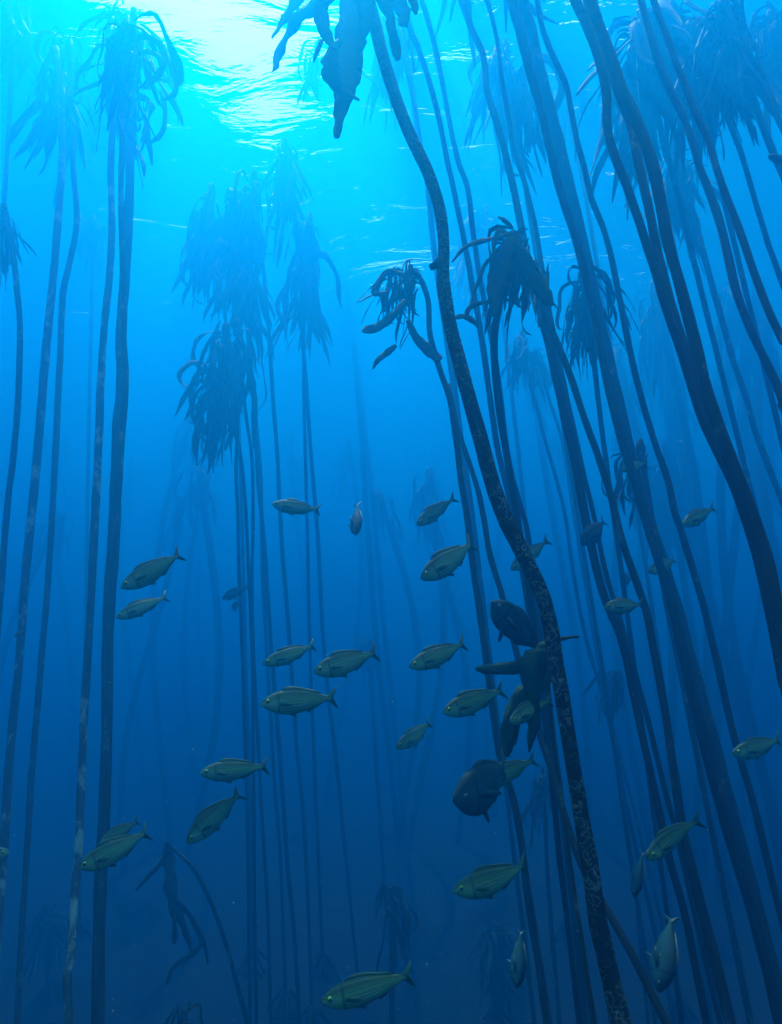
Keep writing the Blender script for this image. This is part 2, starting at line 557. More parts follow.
kelp('left_pale', 'pale crusted kelp stalk running beside the smooth dark stalk on the left',
     [(122, 14), (119, 60), (114, 110), (111, 170), (112, 230), (109, 280), (104, 330), (101, 380), (99, 440), (96, 500), (93, 560), (90, 620), (85, 700), (82, 760), (79, 840), (75, 890), (70, 960), (69, 1024)], 4.9, 3.5, (7, 8, 9, 9, 10), 2,
     dict(n=34, L=.82, az=150, spread=140, mix=('hang', 'hang', 'hang', 'hang', 'curl'), tall=.8))
kelp('left_dark', 'smooth dark kelp stalk, thickest on the left, with two striped fish beside it',
     [(134, 10), (131, 60), (131, 110), (130, 170), (128, 230), (124, 290), (121, 340), (122, 380), (118, 430), (116, 480), (115, 520), (111, 580), (108, 640), (107, 720), (105, 800), (102, 860), (99, 940), (98, 1024)], 4.6, 3.6, (8, 9, 12, 13, 14, 13, 13, 15), 0,
     dict(n=40, L=.85, az=20, spread=150, mix=('hang', 'hang', 'hang', 'hang', 'curl'), tall=.8))
kelp('left_dark_twin', 'slim kelp stalk pressed against the back of the smooth dark stalk on the left',
     [(126, 20), (123, 80), (122, 140), (121, 200), (123, 270), (123, 330), (126, 380), (122, 440), (118, 500), (114, 560), (109, 640), (107, 720), (104, 800), (101, 880), (97, 960), (95, 1024)], 4.0, 3.6, (6, 7, 7, 7), 1,
     dict(n=24, L=.8, az=90, spread=180, mix=('hang', 'hang', 'curl')))
kelp('corner', 'blurry kelp crown trailing thin fronds in the upper left corner',
     [(14, -2), (12, 60), (8, 140), (2, 240), (-6, 340), (-14, 460)], 5.6, 5.6, (5, 5), 1, dict(n=24, L=1.0, az=W, spread=180, mix=('hang', 'stream', 'curl')), up=False)
kelp('left_far', 'very faint kelp crown showing between the paired stalks and the dark left stalk',
     [(93, 215), (92, 290), (90, 380), (88, 480), (86, 600), (83, 760), (80, 900)], 7.6, 7.6, (4, 4), 1, dict(n=24, L=.9, spread=180))

# the cluster left of the middle
G2 = 'kelp in the cluster left of centre'
kelp('c1', 'kelp stalk forming the left edge of the central-left cluster, under its lower dark crown',
     [(226, 322), (230, 370), (237, 420), (236, 470), (238, 520), (239, 570), (241, 620), (243, 680), (245, 740), (247, 800), (248, 860), (249, 940), (250, 1000)], 5.2, 5.8, (4, 4, 4), 0,
     dict(n=44, L=0.72, az=W, spread=110, mix=('hang', 'hang', 'hang', 'hang', 'curl'), tall=0.70), group=G2)
kelp('c2', 'kelp stalk bending out of the lower dark crown, second from the left in its cluster',
     [(222, 345), (226, 395), (232, 425), (240, 452), (245, 500), (248, 560), (251, 620), (253, 680), (253, 740), (254, 800), (254, 860), (255, 930), (256, 1000)], 5.1, 5.6, (4, 4, 4), 0,
     dict(n=30, L=0.75, az=200, spread=60, mix=('hang', 'hang', 'hang', 'hang', 'curl'), tall=0.60), group=G2)
kelp('c3', 'kelp stalk in the middle of the cluster below the lower dark crown',
     [(236, 318), (241, 370), (246, 415), (252, 460), (253, 520), (252, 580), (253, 640), (257, 720), (261, 800), (265, 860), (268, 920), (270, 990)], 5.3, 5.9, (4, 4, 4), 1,
     dict(n=34, L=0.70, az=0, spread=120, mix=('hang', 'hang', 'hang', 'hang', 'curl'), tall=0.60), group=G2)
kelp('c4', 'darkest thin stalk of the cluster, running behind the striped pair of fish left of centre',
     [(247, 240), (248, 300), (251, 360), (255, 420), (258, 480), (264, 540), (268, 600), (272, 660), (277, 720), (283, 800), (287, 860), (293, 920), (297, 980)], 5.9, 6.2, (4, 5, 5), 0,
     dict(n=34, L=0.95, az=W, spread=170, mix=('hang', 'hang', 'hang', 'hang', 'curl'), tall=0.60), group=G2)
kelp('c5', 'hair-thin kelp stalk just inside the right edge of the cluster left of centre',
     [(232, 195), (240, 260), (248, 340), (256, 420), (261, 480), (262, 560), (266, 640), (271, 720), (275, 790), (280, 850), (284, 950)], 6.2, 6.6, (4, 4, 4), 1,
     dict(n=40, L=1.00, az=200, spread=150, mix=('hang', 'hang', 'hang', 'hang', 'curl'), tall=0.75), group=G2)
kelp('c6', 'separate thin kelp stalk right of the cluster, passing behind the highest fish left of centre',
     [(254, 170), (258, 215), (262, 255), (268, 320), (273, 400), (277, 450), (280, 510), (283, 560), (288, 620), (292, 680), (297, 750), (302, 800), (306, 860), (309, 930), (312, 1000)], 6.1, 6.5, (4, 5, 4), 0,
     dict(n=40, L=1.00, az=190, spread=160, mix=('hang', 'hang', 'hang', 'hang', 'curl'), tall=0.70), group=G2)
kelp('c7', 'broad hazy kelp crown below the rippled surface, left of centre and above the dark crown',
     [(210, 190), (214, 240), (222, 300), (236, 380), (240, 460), (243, 560), (246, 680), (250, 800), (253, 940)], 6.4, 7.0, (4, 4), 1,
     dict(n=60, L=1.00, az=W, spread=120, mix=('hang', 'hang', 'hang', 'hang', 'curl'), tall=0.80), group=G2)
kelp('c8', 'pale rounded kelp crown just left of the centre line, highest of its hazy group',
     [(286, 138), (292, 190), (300, 250), (303, 310), (304, 400), (307, 520), (310, 650), (316, 800), (322, 940)], 6.2, 7.0, (4, 4), 1,
     dict(n=36, L=0.90, az=150, spread=180, mix=('hang', 'hang', 'hang', 'hang', 'curl'), tall=0.60), group=G2)
kelp('d1', 'lone thin kelp stalk under a hazy crown near the centre of the picture',
     [(308, 222), (302, 290), (302, 330), (306, 380), (310, 440), (314, 490), (318, 540), (321, 600), (324, 650), (330, 710), (336, 760), (342, 820), (348, 880), (354, 940)], 6.3, 6.8, (4, 5, 4), 0,
     dict(n=60, L=0.95, az=0, spread=180, mix=('hang', 'hang', 'hang', 'hang', 'curl'), tall=0.80), group=G2)
kelp('d2', 'ghostly kelp stalk right of the lone thin stalk, almost lost in the haze',
     [(340, 225), (346, 270), (352, 320), (357, 380), (362, 440), (366, 510), (370, 560), (374, 620), (380, 680), (388, 740), (394, 800), (398, 860)], 9.5, 9.5, (6, 7, 6), 0,
     dict(n=30, L=1.3, spread=180), group=G2)
kelp('d3', 'ghostly kelp stalk left of the small head-down dark fish, second in its hazy pair',
     [(330, 215), (342, 290), (356, 360), (366, 440), (374, 510), (380, 580), (385, 640), (392, 700), (400, 780), (408, 860)], 10.5, 10.5, (6, 6), 1, dict(n=26, L=1.3, spread=180), group=G2)

# behind the front stalk
G3 = 'kelp stalks behind the front stalk'
kelp('e1', 'kelp whose small crown droops to the left of the front stalk, fronds curled like fingers',
     [(409, 269), (419, 276), (428, 300), (430, 335), (440, 370), (450, 400), (456, 440), (461, 480), (466, 510), (472, 560), (478, 600), (485, 650), (494, 720), (501, 760), (514, 800), (521, 840), (528, 900), (538, 960), (547, 1024)], 3.5, 3.6, (6, 7, 8, 8, 9), 1,
     dict(n=30, L=.42, az=W, spread=75, mix=('curl', 'hang', 'curl', 'stream'), tall=.10), group=G3)
frond_px(KELP['e1'], [(408, 320, 3.4, 5), (415, 336, 3.4, 8), (425, 347, 3.4, 11), (437, 358, 3.4, 11), (440, 361, 3.4, 6)], M_FROND[0], .2, 1, .2)
frond_px(KELP['e1'], [(405, 300, 3.3, 5), (392, 316, 3.3, 9), (378, 327, 3.3, 9), (366, 330, 3.3, 8), (362, 331, 3.3, 4)], M_FROND[1], .2, 2, .2)
frond_px(KELP['e1'], [(404, 275, 3.4, 5), (388, 272, 3.4, 6), (377, 284, 3.4, 6), (374, 294, 3.4, 5), (388, 292, 3.4, 4)], M_FROND[1], .2, 3, .2)
frond_px(KELP['e1'], [(396, 345, 3.4, 4), (388, 352, 3.4, 7), (378, 360, 3.4, 6), (373, 369, 3.4, 3)], M_FROND[0], .2, 4, .2)
kelp('e2', 'dark kelp stalk crossing behind the front stalk low down and leaving to its right',
     [(448, 385), (458, 430), (467, 456), (478, 490), (484, 520), (490, 555), (502, 595), (512, 635), (524, 680), (540, 735), (553, 775), (566, 820), (584, 870), (610, 915), (640, 970), (670, 1030), (712, 1110)], 3.9, 2.8, (6, 7, 8, 9, 11), 0, up=False, group=G3)
kelp('e3', 'pale slender kelp stalk touching the front stalk near the surface, leftmost of three slender ones',
     [(394, -6), (403, 40), (412, 90), (419, 140), (427, 180), (433, 240), (441, 300), (452, 370), (461, 440), (470, 500), (478, 560), (487, 640), (500, 740), (518, 830), (534, 920), (548, 1010)], 5.6, 4.6, (6, 7, 6, 6), 1,
     dict(n=20, L=.8, spread=180), group=G3)
kelp('e4', 'middle one of three slender kelp stalks right of the front stalk, wavy and faded blue',
     [(398, -4), (408, 25), (422, 58), (437, 110), (447, 160), (456, 200), (465, 245), (473, 290), (482, 340), (489, 390), (498, 450), (510, 500), (519, 550), (529, 610), (540, 670), (551, 730), (560, 790), (568, 860), (578, 930), (590, 1000)], 4.4, 3.7, (6, 7, 7, 8), 0,
     dict(n=26, L=.7, spread=180, mix=('stream', 'curl', 'hang')), group=G3)
kelp('e5', 'rightmost of three slender kelp stalks right of the front stalk, topped by feathery small fronds',
     [(420, -4), (428, 20), (440, 70), (449, 120), (458, 160), (468, 190), (474, 240), (484, 300), (494, 350), (501, 400), (507, 450), (516, 490), (527, 530), (534, 580), (541, 630), (548, 690), (556, 760), (563, 820), (572, 900), (582, 990)], 4.6, 3.9, (6, 6, 7), 0,
     dict(n=26, L=.55, az=0, spread=180, mix=('stream', 'curl', 'stream', 'hang')), group=G3)
kelp('e6', 'bushy dark kelp crown just right of the front stalk, with loose blades reaching left',
     [(515, 232), (508, 262), (500, 300), (494, 340), (497, 390), (504, 440), (514, 500), (524, 560), (532, 610), (540, 680), (550, 760), (560, 860), (572, 960)], 3.1, 3.5, (9, 8, 7), 0,
     dict(n=34, L=.5, az=W, spread=110, mix=('hang', 'hang', 'curl'), tall=.12), group=G3)
for i, pts in enumerate([[(514, 232, 3.0, 4), (495, 238, 3.0, 7), (472, 244, 3.0, 6), (462, 250, 3.0, 4), (452, 262, 3.0, 2)],
                         [(514, 240, 3.0, 6), (530, 270, 3.0, 15), (545, 296, 3.0, 14), (552, 306, 3.0, 5)],
                         [(488, 302, 3.0, 4), (476, 304, 3.0, 6), (468, 310, 3.0, 5), (466, 320, 3.0, 3)],
                         [(455, 318, 3.0, 3), (464, 316, 3.0, 7), (474, 322, 3.0, 5), (478, 328, 3.0, 2)],
                         [(512, 236, 3.0, 10), (503, 262, 3.0, 26), (497, 290, 3.0, 20), (494, 316, 3.0, 6)],
                         [(512, 228, 3.0, 4), (504, 220, 3.0, 5), (498, 217, 3.0, 2)]]):
    frond_px(KELP['e6'], pts, M_FROND[i % 2], .3, i, .3)

# the double and triple stalks right of the front stalk
G4 = 'leaning kelp stalks right of centre'
kelp('f1', 'dark leaning kelp stalk closing up with thinner twins midway, right of the bushy dark crown',
     [(459, -6), (472, 30), (483, 55), (487, 90), (496, 120), (507, 160), (515, 195), (523, 235), (530, 270), (538, 305), (549, 345), (558, 385), (566, 420), (573, 450), (582, 500), (590, 540), (602, 590), (612, 615), (622, 640), (637, 710), (650, 770), (661, 820), (670, 860), (686, 920), (706, 1020)], 3.9, 3.2, (7, 8, 9, 11, 10, 9, 9, 9), 0, group=G4)
kelp('f2', 'slimmest of the leaning stalks that meet right of the bushy dark crown',
     [(484, -6), (490, 10), (497, 40), (502, 80), (509, 120), (514, 150), (524, 180), (529, 200), (536, 230), (544, 280), (553, 330), (563, 380), (574, 430), (585, 480), (595, 520), (605, 570), (617, 610), (629, 650), (648, 720), (665, 790), (676, 830), (692, 900), (708, 970)], 4.3, 3.5, (5, 6, 6, 7), 0, group=G4)
kelp('f3', 'dark kelp stalk swinging right below the others, behind the diving striped fish at lower right',
     [(535, 262), (541, 290), (548, 320), (560, 350), (572, 380), (585, 420), (598, 455), (612, 500), (622, 540), (636, 580), (646, 610), (654, 650), (665, 710), (675, 780), (684, 835), (700, 900), (715, 960), (731, 1024)], 3.6, 3.1, (8, 8, 9, 10, 13), 0,
     dict(n=16, L=.55, az=140, spread=120, mix=('hang', 'curl'), tall=.1), group=G4)
kelp('f4', 'thick kelp stalk running down the right of centre, left half of a touching pair',
     [(506, -20), (520, 30), (531, 75), (541, 110), (550, 150), (560, 190), (573, 230), (586, 280), (597, 330), (609, 390), (619, 430), (631, 470), (643, 510), (655, 550), (668, 590), (680, 640), (692, 690), (705, 745), (720, 800), (737, 860), (752, 910), (765, 960), (778, 1015)], 3.8, 3.3, (12, 9, 9, 10, 12, 13, 13), 0, group=G4)
kelp('f5', 'broad hazy kelp stalk, right half of the touching pair, widest in its lower part',
     [(517, -20), (531, 30), (541, 75), (550, 110), (560, 150), (571, 195), (582, 240), (593, 290), (604, 340), (616, 390), (627, 440), (640, 490), (652, 530), (664, 570), (676, 610), (689, 660), (703, 710), (718, 765), (734, 825), (750, 885), (766, 945), (780, 1005)], 4.3, 3.9, (13, 14, 13, 14, 17, 18, 18), 1, group=G4)
kelp('f6', 'single wavy kelp stalk between the broad pair and the dark crossing stalks on the right',
     [(535, -12), (543, 30), (555, 60), (566, 85), (571, 110), (577, 140), (585, 170), (592, 200), (604, 230), (612, 260), (620, 300), (630, 350), (642, 400), (654, 440), (668, 480), (674, 510), (681, 530), (690, 560), (702, 600), (712, 640), (719, 670), (730, 720), (741, 760), (750, 790), (760, 830), (772, 880), (785, 930)], 4.2, 3.6, (6, 7, 8, 8), 0, group=G4)
G5 = 'dark crossing kelp stalks on the right'
kelp('g1', 'near black kelp stalk, leftmost of three merging on the right, bowed left at the top',
     [(570, -10), (582, 15), (598, 55), (606, 90), (608, 130), (616, 160), (628, 190), (645, 240), (655, 270), (664, 300), (679, 345), (700, 412), (715, 446), (736, 490), (756, 550), (770, 610), (783, 680), (798, 760)], 2.9, 2.4, (11, 10, 10, 11, 13), 0, group=G5)
kelp('g2', 'near black kelp stalk, widest of the three merging on the right edge',
     [(588, -10), (599, 25), (612, 60), (622, 90), (634, 115), (646, 145), (656, 180), (663, 215), (669, 245), (677, 275), (687, 312), (697, 350), (707, 390), (721, 432), (743, 492), (765, 555), (781, 630), (797, 700)], 2.8, 2.3, (12, 13, 12, 14, 15, 17), 0, group=G5)
kelp('g3', 'near black kelp stalk squeezed in the middle of the three merging on the right',
     [(584, -10), (594, 25), (607, 60), (619, 95), (630, 122), (638, 160), (648, 205), (657, 250), (668, 295), (681, 335), (693, 372), (707, 408), (722, 440), (740, 492), (760, 555), (773, 620), (788, 690)], 3.0, 2.45, (9, 10, 10, 12), 1, group=G5)
kelp('g4', 'left stalk of the slim dark kelp pair slanting into the right edge',
     [(638, -12), (645, 15), (655, 50), (666, 82), (680, 110), (692, 140), (700, 168), (712, 200), (722, 230), (736, 290), (750, 328), (766, 362), (779, 392), (794, 440)], 3.6, 3.1, (8, 9, 9), 0, group=G5)
kelp('g5', 'right stalk of the slim dark kelp pair slanting into the right edge',
     [(649, -12), (656, 8), (665, 32), (675, 60), (687, 90), (698, 118), (708, 140), (717, 170), (728, 200), (741, 235), (753, 270), (766, 305), (783, 342), (802, 385)], 3.4, 2.9, (7, 8, 9), 0, group=G5)
kelp('g6', 'faint slim kelp stalk slanting between the dark merging trio and the right edge pair',
     [(672, 140), (686, 190), (700, 240), (712, 285), (722, 320), (733, 360), (745, 395), (755, 430), (770, 470), (788, 515)], 5.4, 5.1, (6, 7, 7), 1, dict(n=36, L=1.0, az=W, spread=140, mix=('hang', 'hang', 'stream'), tall=.45), group=G5)
kelp('g7', 'hazy kelp stalk dropping right from the big crown mass in the upper right corner',
     [(722, 0), (735, 40), (745, 72), (757, 110), (770, 145), (786, 182), (806, 230)], 4.1, 4.0, (8, 8), 1, dict(n=90, L=.8, az=W, spread=180, mix=('hang', 'hang', 'hang', 'curl'), tall=.6), group=G5, up=False)
kelp('g8', 'faded thin kelp stalk below the underside of the upper right crown mass',
     [(700, 20), (712, 75), (725, 112), (740, 150), (752, 190), (767, 240), (788, 300)], 4.4, 4.3, (6, 6), 0, dict(n=80, L=.75, az=W, spread=180, mix=('hang', 'hang', 'hang', 'curl'), tall=.6), group=G5, up=False)
kelp('g9', 'hazy kelp with feathery fronds showing between the dark trio and the upper right crown mass',
     [(636, 22), (650, 80), (664, 140), (684, 220), (706, 310), (726, 390), (748, 480), (768, 560), (792, 660)], 4.6, 4.6, (6, 6), 1, dict(n=60, L=1.15, az=W, spread=170, mix=('hang', 'curl', 'hang', 'stream'), tall=.5), group=G5, up=False)
kelp('g10', 'left side clump of the upper right crown mass, dense and shapeless',
     [(672, 0), (690, 60), (706, 120), (724, 200), (748, 300), (772, 400), (796, 500)], 4.5, 4.5, (6, 6), 1, dict(n=80, L=.85, az=0, spread=180, mix=('hang', 'hang', 'hang', 'curl'), tall=.6), group=G5, up=False)
kelp('g11', 'hazy crown cut by the right end of the top edge above a slanting faded stalk',
     [(770, 10), (790, 80), (812, 160), (840, 260)], 4.6, 4.5, (7, 7), 0, dict(n=70, L=.85, az=W, spread=150, mix=('hang', 'hang', 'hang', 'curl'), tall=.5), group=G5, up=False)

G6 = 'hazy kelp right of centre'
kelp('h1', 'hazy kelp crown hanging between the leaning stalks near the top, fringed on its left side',
     [(506, 40), (512, 100), (524, 180), (540, 280), (556, 380), (572, 480), (590, 590), (606, 690), (622, 800), (634, 880)], 5.2, 5.5, (5, 5), 1, dict(n=60, L=1.05, az=160, spread=180, mix=('hang', 'hang', 'hang', 'curl'), tall=.7), group=G6)
kelp('h2', 'dark hazy crown behind the broad touching pair, level with the small finger-like crown',
     [(586, 262), (590, 310), (596, 380), (606, 460), (620, 560), (636, 680), (652, 800)], 4.4, 4.5, (6, 6), 0, dict(n=70, L=.62, az=W, spread=180, mix=('hang', 'hang', 'curl'), tall=.45), group=G6)
kelp('h3', 'thin distant kelp stalk, left of two in the open gap right of the front stalk',
     [(522, 330), (528, 372), (538, 412), (548, 450), (558, 485), (566, 520), (573, 570), (582, 620), (592, 660), (603, 695), (613, 740), (623, 790), (632, 830), (641, 870)], 6.4, 6.2, (4, 5, 5), 0, dict(n=24, L=.7, az=10, spread=150, mix=('curl', 'stream', 'hang')), group=G6)
kelp('h4', 'thin distant kelp stalk, right of two in the open gap right of the front stalk',
     [(536, 350), (548, 395), (562, 440), (570, 490), (578, 540), (588, 600), (598, 660), (610, 715), (622, 765), (633, 805), (644, 850)], 6.8, 6.6, (4, 4), 1, dict(n=22, L=.7, az=W, spread=150), group=G6)
kelp('h5', 'small faint kelp crown low in the gap right of the front stalk',
     [(616, 672), (612, 720), (618, 770), (626, 820), (634, 880), (640, 940)], 5.6, 5.6, (4, 4), 1, dict(n=24, L=.45, az=W, spread=150, mix=('hang', 'curl', 'stream'), tall=.15), group=G6)
kelp('h6', 'kelp tuft with a few dangling blades beside the broad stalk right of centre',
     [(640, 440), (646, 480), (654, 530), (664, 590), (676, 650), (690, 720), (706, 800), (724, 890)], 4.5, 4.4, (6, 7), 1, dict(n=12, L=.5, az=W, spread=50, mix=('hang', 'curl'), tall=.2), group=G6)
kelp('h7', 'far bulky kelp shadow standing behind the wavy single stalk at mid right',
     [(664, 440), (672, 500), (684, 580), (700, 680), (716, 800)], 8.0, 8.0, (8, 8), 0, dict(n=50, L=1.3, az=W, spread=180, tall=.8), group=G6)
kelp('h8', 'blurred kelp crown at the surface between the wavy stalk and the dark trio',
     [(560, 60), (572, 130), (588, 210), (606, 320), (626, 440), (648, 580), (668, 720)], 6.4, 6.2, (5, 5), 1, dict(n=30, L=.9, az=0, spread=180, mix=('hang', 'hang', 'hang', 'curl'), tall=.5), group=G6)
kelp('h9', 'wide pale kelp crown standing behind the three slender stalks, below the surface',
     [(486, 205), (494, 260), (504, 330), (516, 430), (530, 560), (546, 700)], 7.5, 7.4, (5, 5), 1, dict(n=50, L=1.15, az=W, spread=180, tall=.6), group=G6)
kelp('h10', 'blue ghost of a crown behind the broad hanging blades at the top centre',
     [(388, 22), (404, 60), (415, 110), (427, 185), (436, 260), (446, 340), (461, 440), (478, 560), (500, 740)], 5.2, 5.4, (5, 5), 1, dict(n=36, L=.75, az=0, spread=180, mix=('hang', 'hang', 'curl'), tall=.35), group=G6)
kelp('h11', 'sparse trailing fronds between the broad hanging blades and the bright surface patch',
     [(318, 40), (352, 66), (392, 100), (424, 170), (439, 240), (444, 310), (466, 400), (492, 485), (540, 600), (560, 700)], 5.4, 5.6, (3, 3), 1, dict(n=10, L=.7, az=W, spread=60, mix=('hang', 'curl')), group=G6, up=False)

# young kelps low in the picture
G7 = 'young kelp low over the seabed'
kelp('y1', 'young kelp with a broad sideways blade, left of the front stalk under the dark fish',
     [(553, 655), (548, 690), (556, 760), (566, 830), (576, 900), (588, 980)], 2.6, 2.6, (5, 4, 5), 1, group=G7, fronds=False)
R = KELP['y1']
for i, (pts, mt) in enumerate([([(552, 658, 2.48, 8), (535, 662, 2.46, 14), (512, 668, 2.45, 13), (492, 669, 2.45, 12), (480, 669, 2.45, 7), (475, 669, 2.45, 2)], 1),
                               ([(550, 656, 2.5, 12), (535, 656, 2.44, 16), (528, 665, 2.42, 20), (530, 684, 2.42, 14), (532, 700, 2.42, 14), (534, 720, 2.42, 13), (531, 738, 2.42, 8), (529, 752, 2.42, 2)], 0),
                               ([(545, 662, 2.5, 10), (532, 684, 2.5, 18), (520, 702, 2.5, 20), (512, 722, 2.5, 18), (508, 742, 2.5, 15), (507, 757, 2.5, 4)], 0),
                               ([(552, 668, 2.52, 8), (544, 684, 2.52, 12), (537, 690, 2.52, 8), (532, 694, 2.52, 3)], 1),
                               ([(553, 655, 2.5, 8), (546, 648, 2.5, 14), (538, 655, 2.5, 12), (530, 664, 2.5, 3)], 0)]):
    frond_px(R, pts, M_FROND[3], .3, i + 4, .25, .007)
kelp('y2', 'withered young kelp with a bent slender stem and ragged hanging blades near the lower left',
     [(166, 842), (174, 850), (184, 858), (196, 872), (208, 895), (218, 920), (228, 950), (236, 980)], 4.9, 5.1, (3, 5, 5, 5), 1, group=G7, fronds=False)
R = KELP['y2']
for i, (pts, mt) in enumerate([([(166, 842, 4.9, 5), (169, 862, 4.9, 14), (170, 885, 4.85, 17), (173, 905, 4.85, 17), (182, 922, 4.85, 9), (189, 942, 4.85, 5), (191, 950, 4.85, 2)], 1),
                               ([(168, 850, 4.9, 3), (158, 866, 4.9, 6), (146, 878, 4.9, 5), (136, 890, 4.9, 3)], 0),
                               ([(176, 900, 4.9, 5), (188, 912, 4.9, 6), (198, 932, 4.9, 6), (200, 946, 4.9, 4), (186, 958, 4.9, 6), (172, 968, 4.9, 6), (167, 984, 4.9, 4)], 1),
                               ([(178, 905, 4.9, 4), (194, 922, 4.95, 6), (204, 944, 4.95, 5), (208, 964, 4.95, 2)], 0),
                               ([(174, 915, 4.85, 4), (175, 934, 4.85, 6), (174, 944, 4.85, 3)], 0)]):
    frond_px(R, pts, M_FROND[mt], .3, i + 11, .3, .006)
kelp('y3', 'dark upright young kelp crown above the lowest fish at the bottom centre',
     [(394, 886), (393, 930), (392, 980), (392, 1020)], 5.6, 5.6, (6, 7), 0, dict(n=34, L=.5, az=W, spread=180, mix=('hang', 'hang', 'curl'), tall=.15), group=G7)
kelp('y4', 'low spreading dark kelp at the bottom edge, behind the vertical slim dark fish',
     [(492, 925), (494, 970), (496, 1020)], 6.6, 6.6, (7, 7), 0, dict(n=44, L=.75, az=W, spread=180, mix=('stream', 'hang', 'curl'), tall=.2), group=G7)
kelp('y5', 'low shadowy kelp tuft at the bottom left between the crusted stalk and the dark stalk',
     [(46, 905), (48, 960), (50, 1010)], 7, 7, (6, 6), 0, dict(n=34, L=.6, az=W, spread=180, mix=('hang', 'stream'), tall=.2), group=G7)
kelp('y6', 'blurred round young kelp floating behind the second fish of the row left of centre',
     [(370, 640), (372, 690), (376, 760), (382, 850), (388, 930)], 8.0, 8.0, (5, 5), 1, dict(n=40, L=.5, az=W, spread=180, mix=('hang', 'curl', 'hang'), tall=.2), group=G7)
kelp('y7', 'faint leafy tuft behind the frontal dark fish and the front stalk',
     [(544, 775), (546, 840), (550, 910), (556, 980)], 5.6, 5.6, (5, 5), 1, dict(n=26, L=.45, az=W, spread=150, mix=('hang', 'curl'), tall=.15), group=G7)
kelp('y8', 'stubby dark kelp tuft poking over the bottom edge right of the bent slender stem',
     [(183, 1012), (184, 1040)], 4.4, 4.4, (5, 6), 0, dict(n=16, L=.3, az=W, spread=180, mix=('hang', 'curl'), tall=.08), group=G7)

# stalks so far into the haze that nothing tells them apart: each still stands on its own spot
FAR = []
for j in range(4):
    q = random.Random(50 + j)
    H = TOP - 0.5
    rows = [(0.3 * math.sin(z * .5 + j), 0.25 * math.cos(z * .6 + j), z, .05) for z in [H * i / 9 for i in range(10)]]
    vs, fs = tube(catmull(rows, 2), 6, .1, j)
    for i in range(22):
        fm = q.choice(POOL['hang'])
        M = Matrix.Translation(Vector(rows[-1][:3]) + Vector((q.uniform(-.1, .1), q.uniform(-.1, .1), q.uniform(-.7, .1)))) @ Matrix.Rotation(q.uniform(0, 6.28), 4, 'Z') @ Matrix.Diagonal((*[q.uniform(.5, 1.0)] * 3, 1))
        o_ = len(vs)
        vs += [M @ v_.co for v_ in fm.vertices]
        fs += [tuple(k + o_ for k in p.vertices) for p in fm.polygons]
    FAR.append(mesh_of('kelp', vs, fs, M_FROND[j % 3]))
for i, (px, Y) in enumerate([(20, 9), (66, 12), (138, 13), (172, 10.5), (205, 12), (214, 15), (300, 14), (338, 12.5), (404, 9.5), (424, 9.2), (150, 9.4), (196, 9.0), (452, 9.6), (452, 15), (494, 12), (520, 14),
                             (566, 10), (598, 12), (632, 9.5), (668, 11), (702, 9), (726, 8), (748, 10), (776, 8.5), (642, 8.2), (692, 7.6), (733, 8.2), (768, 7.4), (806, 7.0), (716, 9), (-40, 8), (-10, 11), (110, 16), (810, 9), (690, 14), (655, 16)]):
    p = at(px, 640, Y)
    o = link('kelp', FAR[i % 4])
    o.location = (p.x, p.y, bed(p.x, p.y) - .05)
    o.rotation_euler = (rng.uniform(-.03, .03), rng.uniform(-.06, .02), rng.uniform(0, 6.28))
    o.scale = (1, 1, rng.uniform(.86, .97) * (.72 if 8.6 < Y < 9.8 and px < 500 else 1))
    tag(o, 'very faint kelp stalk and crown far off, dissolving into the blue haze', 'kelp', 'far kelp stalks lost in the haze')


